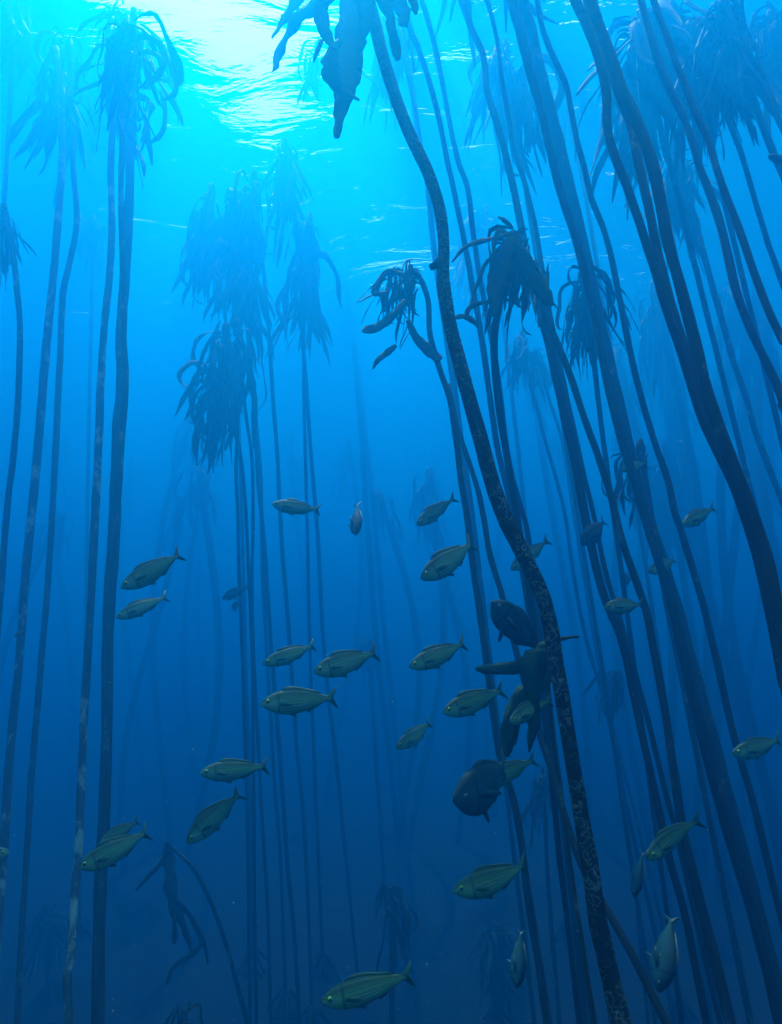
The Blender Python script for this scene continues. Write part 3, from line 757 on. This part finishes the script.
# ------------------------------------------------------------------ fish
def fish_skin(name, back, flank, belly, stripe, n):
    m, t, b = new_mat(name)
    uv = t.nodes.new('ShaderNodeTexCoord')
    sep = t.nodes.new('ShaderNodeSeparateXYZ')
    t.links.new(uv.outputs['UV'], sep.inputs[0])
    base = ramp(t, sep.outputs['Y'], [(0.0, belly), (0.34, belly), (0.62, flank), (0.84, back), (1.0, back)])
    # lengthwise lines that follow the body
    s1 = t.nodes.new('ShaderNodeMath'); s1.operation = 'MULTIPLY'; s1.inputs[1].default_value = n * 6.283
    t.links.new(sep.outputs['Y'], s1.inputs[0])
    s2 = t.nodes.new('ShaderNodeMath'); s2.operation = 'SINE'
    t.links.new(s1.outputs[0], s2.inputs[0])
    st = ramp(t, s2.outputs[0], [(0.45, (0, 0, 0)), (0.85, (1, 1, 1))])
    head = ramp(t, sep.outputs['X'], [(0.20, (0, 0, 0)), (0.30, (1, 1, 1)), (0.95, (1, 1, 1)), (1.0, (0, 0, 0))])
    mul = t.nodes.new('ShaderNodeMixRGB'); mul.blend_type = 'MULTIPLY'; mul.inputs[0].default_value = 1
    t.links.new(st.outputs[0], mul.inputs[1]); t.links.new(head.outputs[0], mul.inputs[2])
    k = t.nodes.new('ShaderNodeMath'); k.operation = 'MULTIPLY'; k.inputs[1].default_value = 0.75 if n else 0.0
    t.links.new(mul.outputs[0], k.inputs[0])
    mx = t.nodes.new('ShaderNodeMixRGB')
    mx.inputs[2].default_value = (*stripe, 1)
    t.links.new(k.outputs[0], mx.inputs[0]); t.links.new(base.outputs[0], mx.inputs[1])
    nz = noise_node(t, 60, 3, 0.6)
    sp = ramp(t, nz.outputs[0], [(0.3, (0.75, 0.75, 0.75)), (0.7, (1, 1, 1))])
    m2 = t.nodes.new('ShaderNodeMixRGB'); m2.blend_type = 'MULTIPLY'; m2.inputs[0].default_value = 1
    t.links.new(mx.outputs[0], m2.inputs[1]); t.links.new(sp.outputs[0], m2.inputs[2])
    gill = ramp(t, sep.outputs['X'], [(0.215, (1, 1, 1)), (0.232, (.25, .25, .25)), (0.245, (.3, .3, .3)), (0.262, (1, 1, 1))])
    m3 = t.nodes.new('ShaderNodeMixRGB'); m3.blend_type = 'MULTIPLY'; m3.inputs[0].default_value = 0.8
    t.links.new(m2.outputs[0], m3.inputs[1]); t.links.new(gill.outputs[0], m3.inputs[2])
    t.links.new(m3.outputs[0], b.inputs['Base Color'])
    b.inputs['Roughness'].default_value = 0.55
    b.inputs['Specular IOR Level'].default_value = 0.3 if n else 0.1
    vo = t.nodes.new('ShaderNodeTexVoronoi')
    vo.inputs['Scale'].default_value = 90
    bump(t, vo.outputs['Distance'], b, 0.25, 0.004)
    return m


def plain(name, c, rough=0.5):
    m, t, b = new_mat(name)
    nz = noise_node(t, 30, 3, 0.6)
    r = ramp(t, nz.outputs[0], [(0.3, [x * .75 for x in c]), (0.7, c)])
    t.links.new(r.outputs[0], b.inputs['Base Color'])
    b.inputs['Roughness'].default_value = rough
    return m


SKIN = {'striped': fish_skin('striped_skin', (0.030, 0.085, 0.028), (0.16, 0.36, 0.12), (0.24, 0.44, 0.19), (0.06, 0.15, 0.03), 8),
        'dark': fish_skin('dark_skin', (0.008, 0.040, 0.042), (0.014, 0.080, 0.080), (0.018, 0.10, 0.095), (0.02, 0.03, 0.03), 0)}
M_FIN = {'striped': plain('fin_olive', (0.035, 0.11, 0.035)), 'dark': plain('fin_dark', (0.008, 0.045, 0.047))}
M_EYE = {'striped': plain('eye_yellow', (0.22, 0.38, 0.02), .2), 'dark': plain('eye_grey', (0.10, 0.16, 0.13), .5)}
M_PUP = plain('pupil_black', (0.008, 0.008, 0.008), .5)
PROF = {'striped': [(0, .012, .010), (.02, .035, .026), (.06, .066, .044), (.12, .098, .058), (.20, .128, .068), (.30, .148, .073), (.42, .152, .072), (.54, .138, .064), (.66, .108, .050), (.76, .075, .035), (.84, .046, .022), (.90, .032, .014), (.93, .030, .011)],
        'dark': [(0, .022, .018), (.015, .040, .032), (.05, .078, .052), (.10, .128, .074), (.15, .168, .088), (.20, .190, .094), (.30, .212, .100), (.42, .210, .098), (.54, .186, .088), (.66, .142, .068), (.76, .095, .046), (.84, .056, .028), (.90, .038, .017), (.93, .036, .013)]}


def fish_meshes(kind, bend):
    """unit-length fish, nose at x = 0 and tail towards +x, back up; every piece bent along the same curve"""
    prof = PROF[kind]

    def bd(v):
        x = v[0]
        return Vector((x, v[1] + bend * (max(0, x - .25)) ** 2, v[2]))

    def mid(x):   # belly line a little fuller than the back
        return -0.012 * math.sin(math.pi * min(1, x / .93))
    vs, fs, uv = [], [], []
    K = 14
    for x, h, w in prof:
        for k in range(K):
            a = 2 * math.pi * k / K
            cz, cy = math.sin(a), math.cos(a)
            z = mid(x) + h * (abs(cz) ** .92) * (1 if cz >= 0 else -1)
            y = w * cy * (1 - 0.18 * max(0, cz))
            vs.append(bd((x, y, z))); uv.append((x, .5 + .5 * cz))
    n = len(prof)
    for i in range(n - 1):
        for k in range(K):
            a, b_ = i * K + k, i * K + (k + 1) % K
            fs.append((a, a + K, b_ + K, b_))
    fs.append(tuple(range(K)))
    fs.append(tuple((n - 1) * K + k for k in reversed(range(K))))
    out = {'body': mesh_of('body', vs, fs, SKIN[kind], uvs=uv)}

    def fin(name, rim, thick=.008, flare=None):
        """a fin from its outline (x, y, z): two skins a few millimetres apart, rim joined"""
        m = len(rim)
        nrm = Vector((0, 1, 0)) if flare is None else flare
        cen = sum((Vector(p) for p in rim), Vector()) / m
        v2 = [bd(Vector(p) + nrm * thick * .25) for p in rim] + [bd(Vector(p) - nrm * thick * .25) for p in rim] + [bd(cen + nrm * thick * .6), bd(cen - nrm * thick * .6)]
        f2 = []
        for k in range(m):
            k2 = (k + 1) % m
            f2 += [(k, k2, 2 * m), (m + k2, m + k, 2 * m + 1), (k2, k, m + k, m + k2)]
        out[name] = mesh_of(name, v2, f2, M_FIN[kind])
    t = 1.0 if kind == 'striped' else 1.15
    fin('tail_fin', [(.88, 0, .026), (.92, 0, .055 * t), (.97, 0, .104 * t), (1.02, 0, .145 * t), (1.0, 0, .09 * t), (.955, 0, .0), (1.0, 0, -.09 * t), (1.02, 0, -.145 * t), (.97, 0, -.104 * t), (.92, 0, -.055 * t), (.88, 0, -.026)])
    hh = .150 if kind == 'striped' else .208
    fin('dorsal_fin', [(.26, 0, hh - .022), (.32, 0, hh + .018), (.40, 0, hh + .030), (.50, 0, hh + .012), (.60, 0, hh * .80 + .018), (.72, 0, hh * .56 + .020), (.80, 0, hh * .34 + .02), (.76, 0, hh * .36), (.60, 0, hh * .70), (.45, 0, hh * .92)])
    fin('anal_fin', [(.58, 0, -hh * .80), (.62, 0, -hh * .92 - .022), (.70, 0, -hh * .66 - .020), (.80, 0, -hh * .36 - .012), (.77, 0, -hh * .36), (.66, 0, -hh * .68)])
    pf = 1.0 if kind == 'striped' else 1.5
    pv = .05 if kind == 'striped' else .13
    wy = .066 if kind == 'striped' else .090
    for s, nm in ((1, 'pectoral_fin_a'), (-1, 'pectoral_fin_b')):
        fin(nm, [(.25, s * wy, -.012), (.25 + .06 * pf, s * (wy + .022 * pf), .006), (.25 + .15 * pf, s * (wy + .042 * pf), -.020 * pf), (.25 + .18 * pf, s * (wy + .046 * pf), -.045 * pf), (.25 + .11 * pf, s * (wy + .036 * pf), -.055 * pf), (.27, s * (wy + .008), -.042)], .006, Vector((.3 * -s, .95, 0)).normalized())
    fin('pelvic_fin', [(.33, 0, -hh * .93), (.37, 0, -hh - .018), (.44, 0, -hh - pv), (.47, 0, -hh - pv + .012), (.44, 0, -hh - .006), (.42, 0, -hh * .93)])
    for s, nm in ((1, 'eye_a'), (-1, 'eye_b')):
        v2, f2 = [], []
        ew = .050 if kind == 'striped' else .066
        er = .030 if kind == 'striped' else .024
        for ring, (rad, off) in enumerate([(1.0, -.35), (.92, .22), (.55, .42), (.48, .45)]):
            for k in range(10):
                a = 2 * math.pi * k / 10
                v2.append(bd((.098 + er * rad * math.cos(a), s * (ew + er * off), .022 + er * rad * math.sin(a))))
        v2.append(bd((.098, s * (ew + er * .5), .022)))
        for r_ in range(3):
            for k in range(10):
                a, b_ = r_ * 10 + k, r_ * 10 + (k + 1) % 10
                f2.append((a, b_, b_ + 10, a + 10) if s < 0 else (a, a + 10, b_ + 10, b_))
        for k in range(10):
            f2.append((30 + k, 30 + (k + 1) % 10, 40) if s < 0 else (30 + (k + 1) % 10, 30 + k, 40))
        me = mesh_of('eye', v2, f2, M_EYE[kind])
        me.materials.append(M_PUP)
        for p in me.polygons[-20:]:
            p.material_index = 1
        out[nm] = me
    return out


FISH = {(k, b): fish_meshes(k, b) for k in ('striped', 'dark') for b in (-.36, -.16, 0.0, .16, .36)}
PART = {'pectoral_fin_a': 'pectoral_fin', 'pectoral_fin_b': 'pectoral_fin', 'eye_a': 'eye', 'eye_b': 'eye'}
NF = [0]


def fish(label, nose, tail, Y, turn=0.0, kind='striped', roll=0.0, bend=None, group='striped fish schooling among the kelp', deep=1.0):
    """nose and tail in pixels; turn = how much farther the tail is than the nose, in metres"""
    Y = near(Y)
    a, b = at(*nose, Y), at(*tail, Y + turn * .8)
    d = b - a
    L = d.length
    x = d.normalized()
    up = Vector((0, 0, 1)) if abs(x.z) < .9 else Vector((1, 0, 0))
    y = up.cross(x).normalized()
    z = x.cross(y)
    R = Matrix((x, y, z)).transposed() @ Matrix.Rotation(roll, 3, 'X')
    if bend is None:
        bend = (-.16, .36, 0.0, -.36, .16)[NF[0] % 5]
    NF[0] += 1
    if kind == 'striped':
        roll += rng.uniform(-.22, .22)
        deep *= rng.uniform(.94, 1.14)
    root = bpy.data.objects.new('fish', None)
    COL.objects.link(root)
    root.location = a
    root.rotation_mode = 'QUATERNION'
    root.rotation_quaternion = R.to_quaternion()
    root.scale = (L, L, L * deep)
    tag(root, label, 'fish', group)
    for k, me in FISH[(kind, bend)].items():
        link(PART.get(k, k), me, None, root)
    return root


fish('larger striped fish right of the smooth dark left stalk, upper one of two', (121, 588), (182, 554), 2.5, .03)
fish('smaller striped fish touching the smooth dark left stalk, lower one of two', (116, 618), (166, 596), 2.9, .03)
fish('striped fish high left of centre, level, above all others of its row', (272, 504), (320, 510), 3.1, .04)
fish('striped fish pointing down left, highest of those right of the picture centre', (417, 525), (450, 499), 3.3, .08)
fish('long striped fish climbing to the right with its tail against a slim stalk', (421, 579), (475, 542), 2.6, .05)
fish('striped fish half hidden behind the front stalk, only snout and tail showing', (511, 570), (546, 540), 3.4, .06)
fish('striped fish left of centre, left one of two nose to tail above a bigger one', (263, 664), (316, 645), 2.8, .04)
fish('striped fish left of centre, right one of two nose to tail above a bigger one', (314, 672), (377, 652), 2.6, .04)
fish('big level striped fish with clear body lines, under the two nose to tail', (261, 704), (336, 696), 2.35, .02)
fish('striped fish with raised tail, above the brightly lined one near the young kelp', (409, 667), (467, 643), 2.6, .04)
fish('brightly lined striped fish with its tail against the slim stalk beside the young kelp', (443, 713), (502, 689), 2.5, .03)
fish('small dim striped fish with lifted tail in the open water below the centre', (396, 748), (434, 723), 3.1, .06)
fish('level striped fish at lower left of the thin stalk cluster', (200, 773), (268, 766), 2.5, .02)
fish('striped fish diving steeply to the lower left, below the level one', (187, 843), (238, 790), 2.6, .06)
fish('striped fish in front of the smooth dark stalk at the lower left', (79, 868), (148, 833), 2.4, .04)
fish('pale fish mostly hidden behind the one in front of the smooth dark stalk', (100, 843), (138, 820), 2.75, .05)
fish('dusky lined fish alone at the bottom right of centre, left of the front stalk', (453, 891), (532, 869), 2.3, .03)
fish('large dim fish at the bottom edge, lowest of all', (321, 1002), (412, 974), 2.15, .03)
fish('pale fish in front of the drooping blades of the young kelp', (510, 722), (542, 699), 2.35, .10)
fish('small pale fish crossing the broad hazy stalk, highest of those on the right', (621, 470), (648, 462), 3.9, .04)
fish('deep bodied pale fish beside the wavy stalk on the right, tail up', (683, 525), (711, 508), 3.4, .08)
fish('faint small fish in front of the broad hazy stalk on the right', (648, 572), (680, 558), 3.8, .04)
fish('greenish fish with spread tail passing in front of two dark stalks right of centre', (604, 607), (643, 604), 3.1, .06)
fish('striped fish diving to the left in front of dark stalks at the lower right', (647, 859), (689, 816), 2.6, .08)
fish('dim fish near the right edge at the lower right, swimming left', (732, 754), (784, 740), 2.9, .04)
GD = 'dark fish among the kelp'
fish('small dark fish hanging head down in open water near the centre', (356, 535), (357, 504), 3.4, .10, 'dark', .9, 0.0, GD, .8)
fish('dark oval fish heading up left beside the front stalk, above the young kelp', (492, 601), (541, 652), 2.45, .06, 'dark', .25, 0.0, GD, .95)
fish('dark round fish facing the camera, left of the front stalk in the lower half', (454, 801), (520, 768), 2.2, .17, 'dark', 0, .36, GD, 1.05)
fish('pale fish showing behind the round dark fish, tail to the upper right', (482, 786), (530, 757), 2.7, .05)
fish('dim blunt fish in front of the twin dark stalks right of centre', (581, 544), (607, 520), 3.3, .05, 'dark', 0, None, GD)
fish('dark faint fish left of the thin stalk cluster', (222, 599), (248, 586), 4.6, .05, 'dark', 0, None, GD, .8)
fish('tall dark fish hanging head down near the bottom right between two stalks', (659, 992), (672, 916), 2.35, .08, 'dark', 1.25, 0.0, GD)
fish('dark slim fish hanging head down at the bottom, left of the front stalk', (517, 988), (521, 930), 2.8, .08, 'dark', 1.35, 0.0, GD, .8)
fish('small dark fish hanging head down right of the front stalk near the bottom', (634, 897), (643, 852), 3.0, .08, 'dark', 1.3, 0.0, GD, .7)
fish('dark fish cut by the right edge between slanting stalks, in the upper half', (768, 156), (796, 163), 3.2, .03, 'dark', 0, None, GD, .7)
fish('dark fish cut by the right edge at mid height, beside the slanting pair', (777, 404), (806, 412), 3.2, .03, 'dark', 0, None, GD)
fish('tiny distant fish seen head on between two dark stalks right of centre', (623, 580), (631, 577), 4.6, .16, 'dark', 0, 0.0, GD)
fish('tiny distant fish just under the dark faint one left of the cluster', (232, 608), (239, 603), 4.8, .14, 'dark', 0, 0.0, GD)
fish('tiny fish tail and back showing beside the crusted left stalk', (13, 636), (25, 630), 3.9, .05)
fish('pale fish cut by the left edge, only its head in the picture', (9, 852), (-30, 862), 2.9, .04)

# specks drifting in the water, too many and too small to be things of their own
q = random.Random(3)
vs, fs = [], []
for i in range(700):
    Y = q.uniform(0.9, 5.0)
    p = at(q.uniform(-60, 840), q.uniform(-60, 1080), Y)
    r_ = q.uniform(0.0006, 0.0017) * (0.6 + 0.25 * Y)
    o_ = len(vs)
    vs += [p + Vector(d) * r_ * q.uniform(.6, 1.3) for d in ((1, 0, 0), (-1, 0, 0), (0, 1, 0), (0, -1, 0), (0, 0, 1), (0, 0, -1))]
    fs += [tuple(o_ + k for k in f) for f in ((0, 2, 4), (2, 1, 4), (1, 3, 4), (3, 0, 4), (2, 0, 5), (1, 2, 5), (3, 1, 5), (0, 3, 5))]
o = link('drifting_specks', mesh_of('drifting_specks', vs, fs, plain('speck_pale', (0.30, 0.50, 0.42), .8)))
o['kind'] = 'stuff'
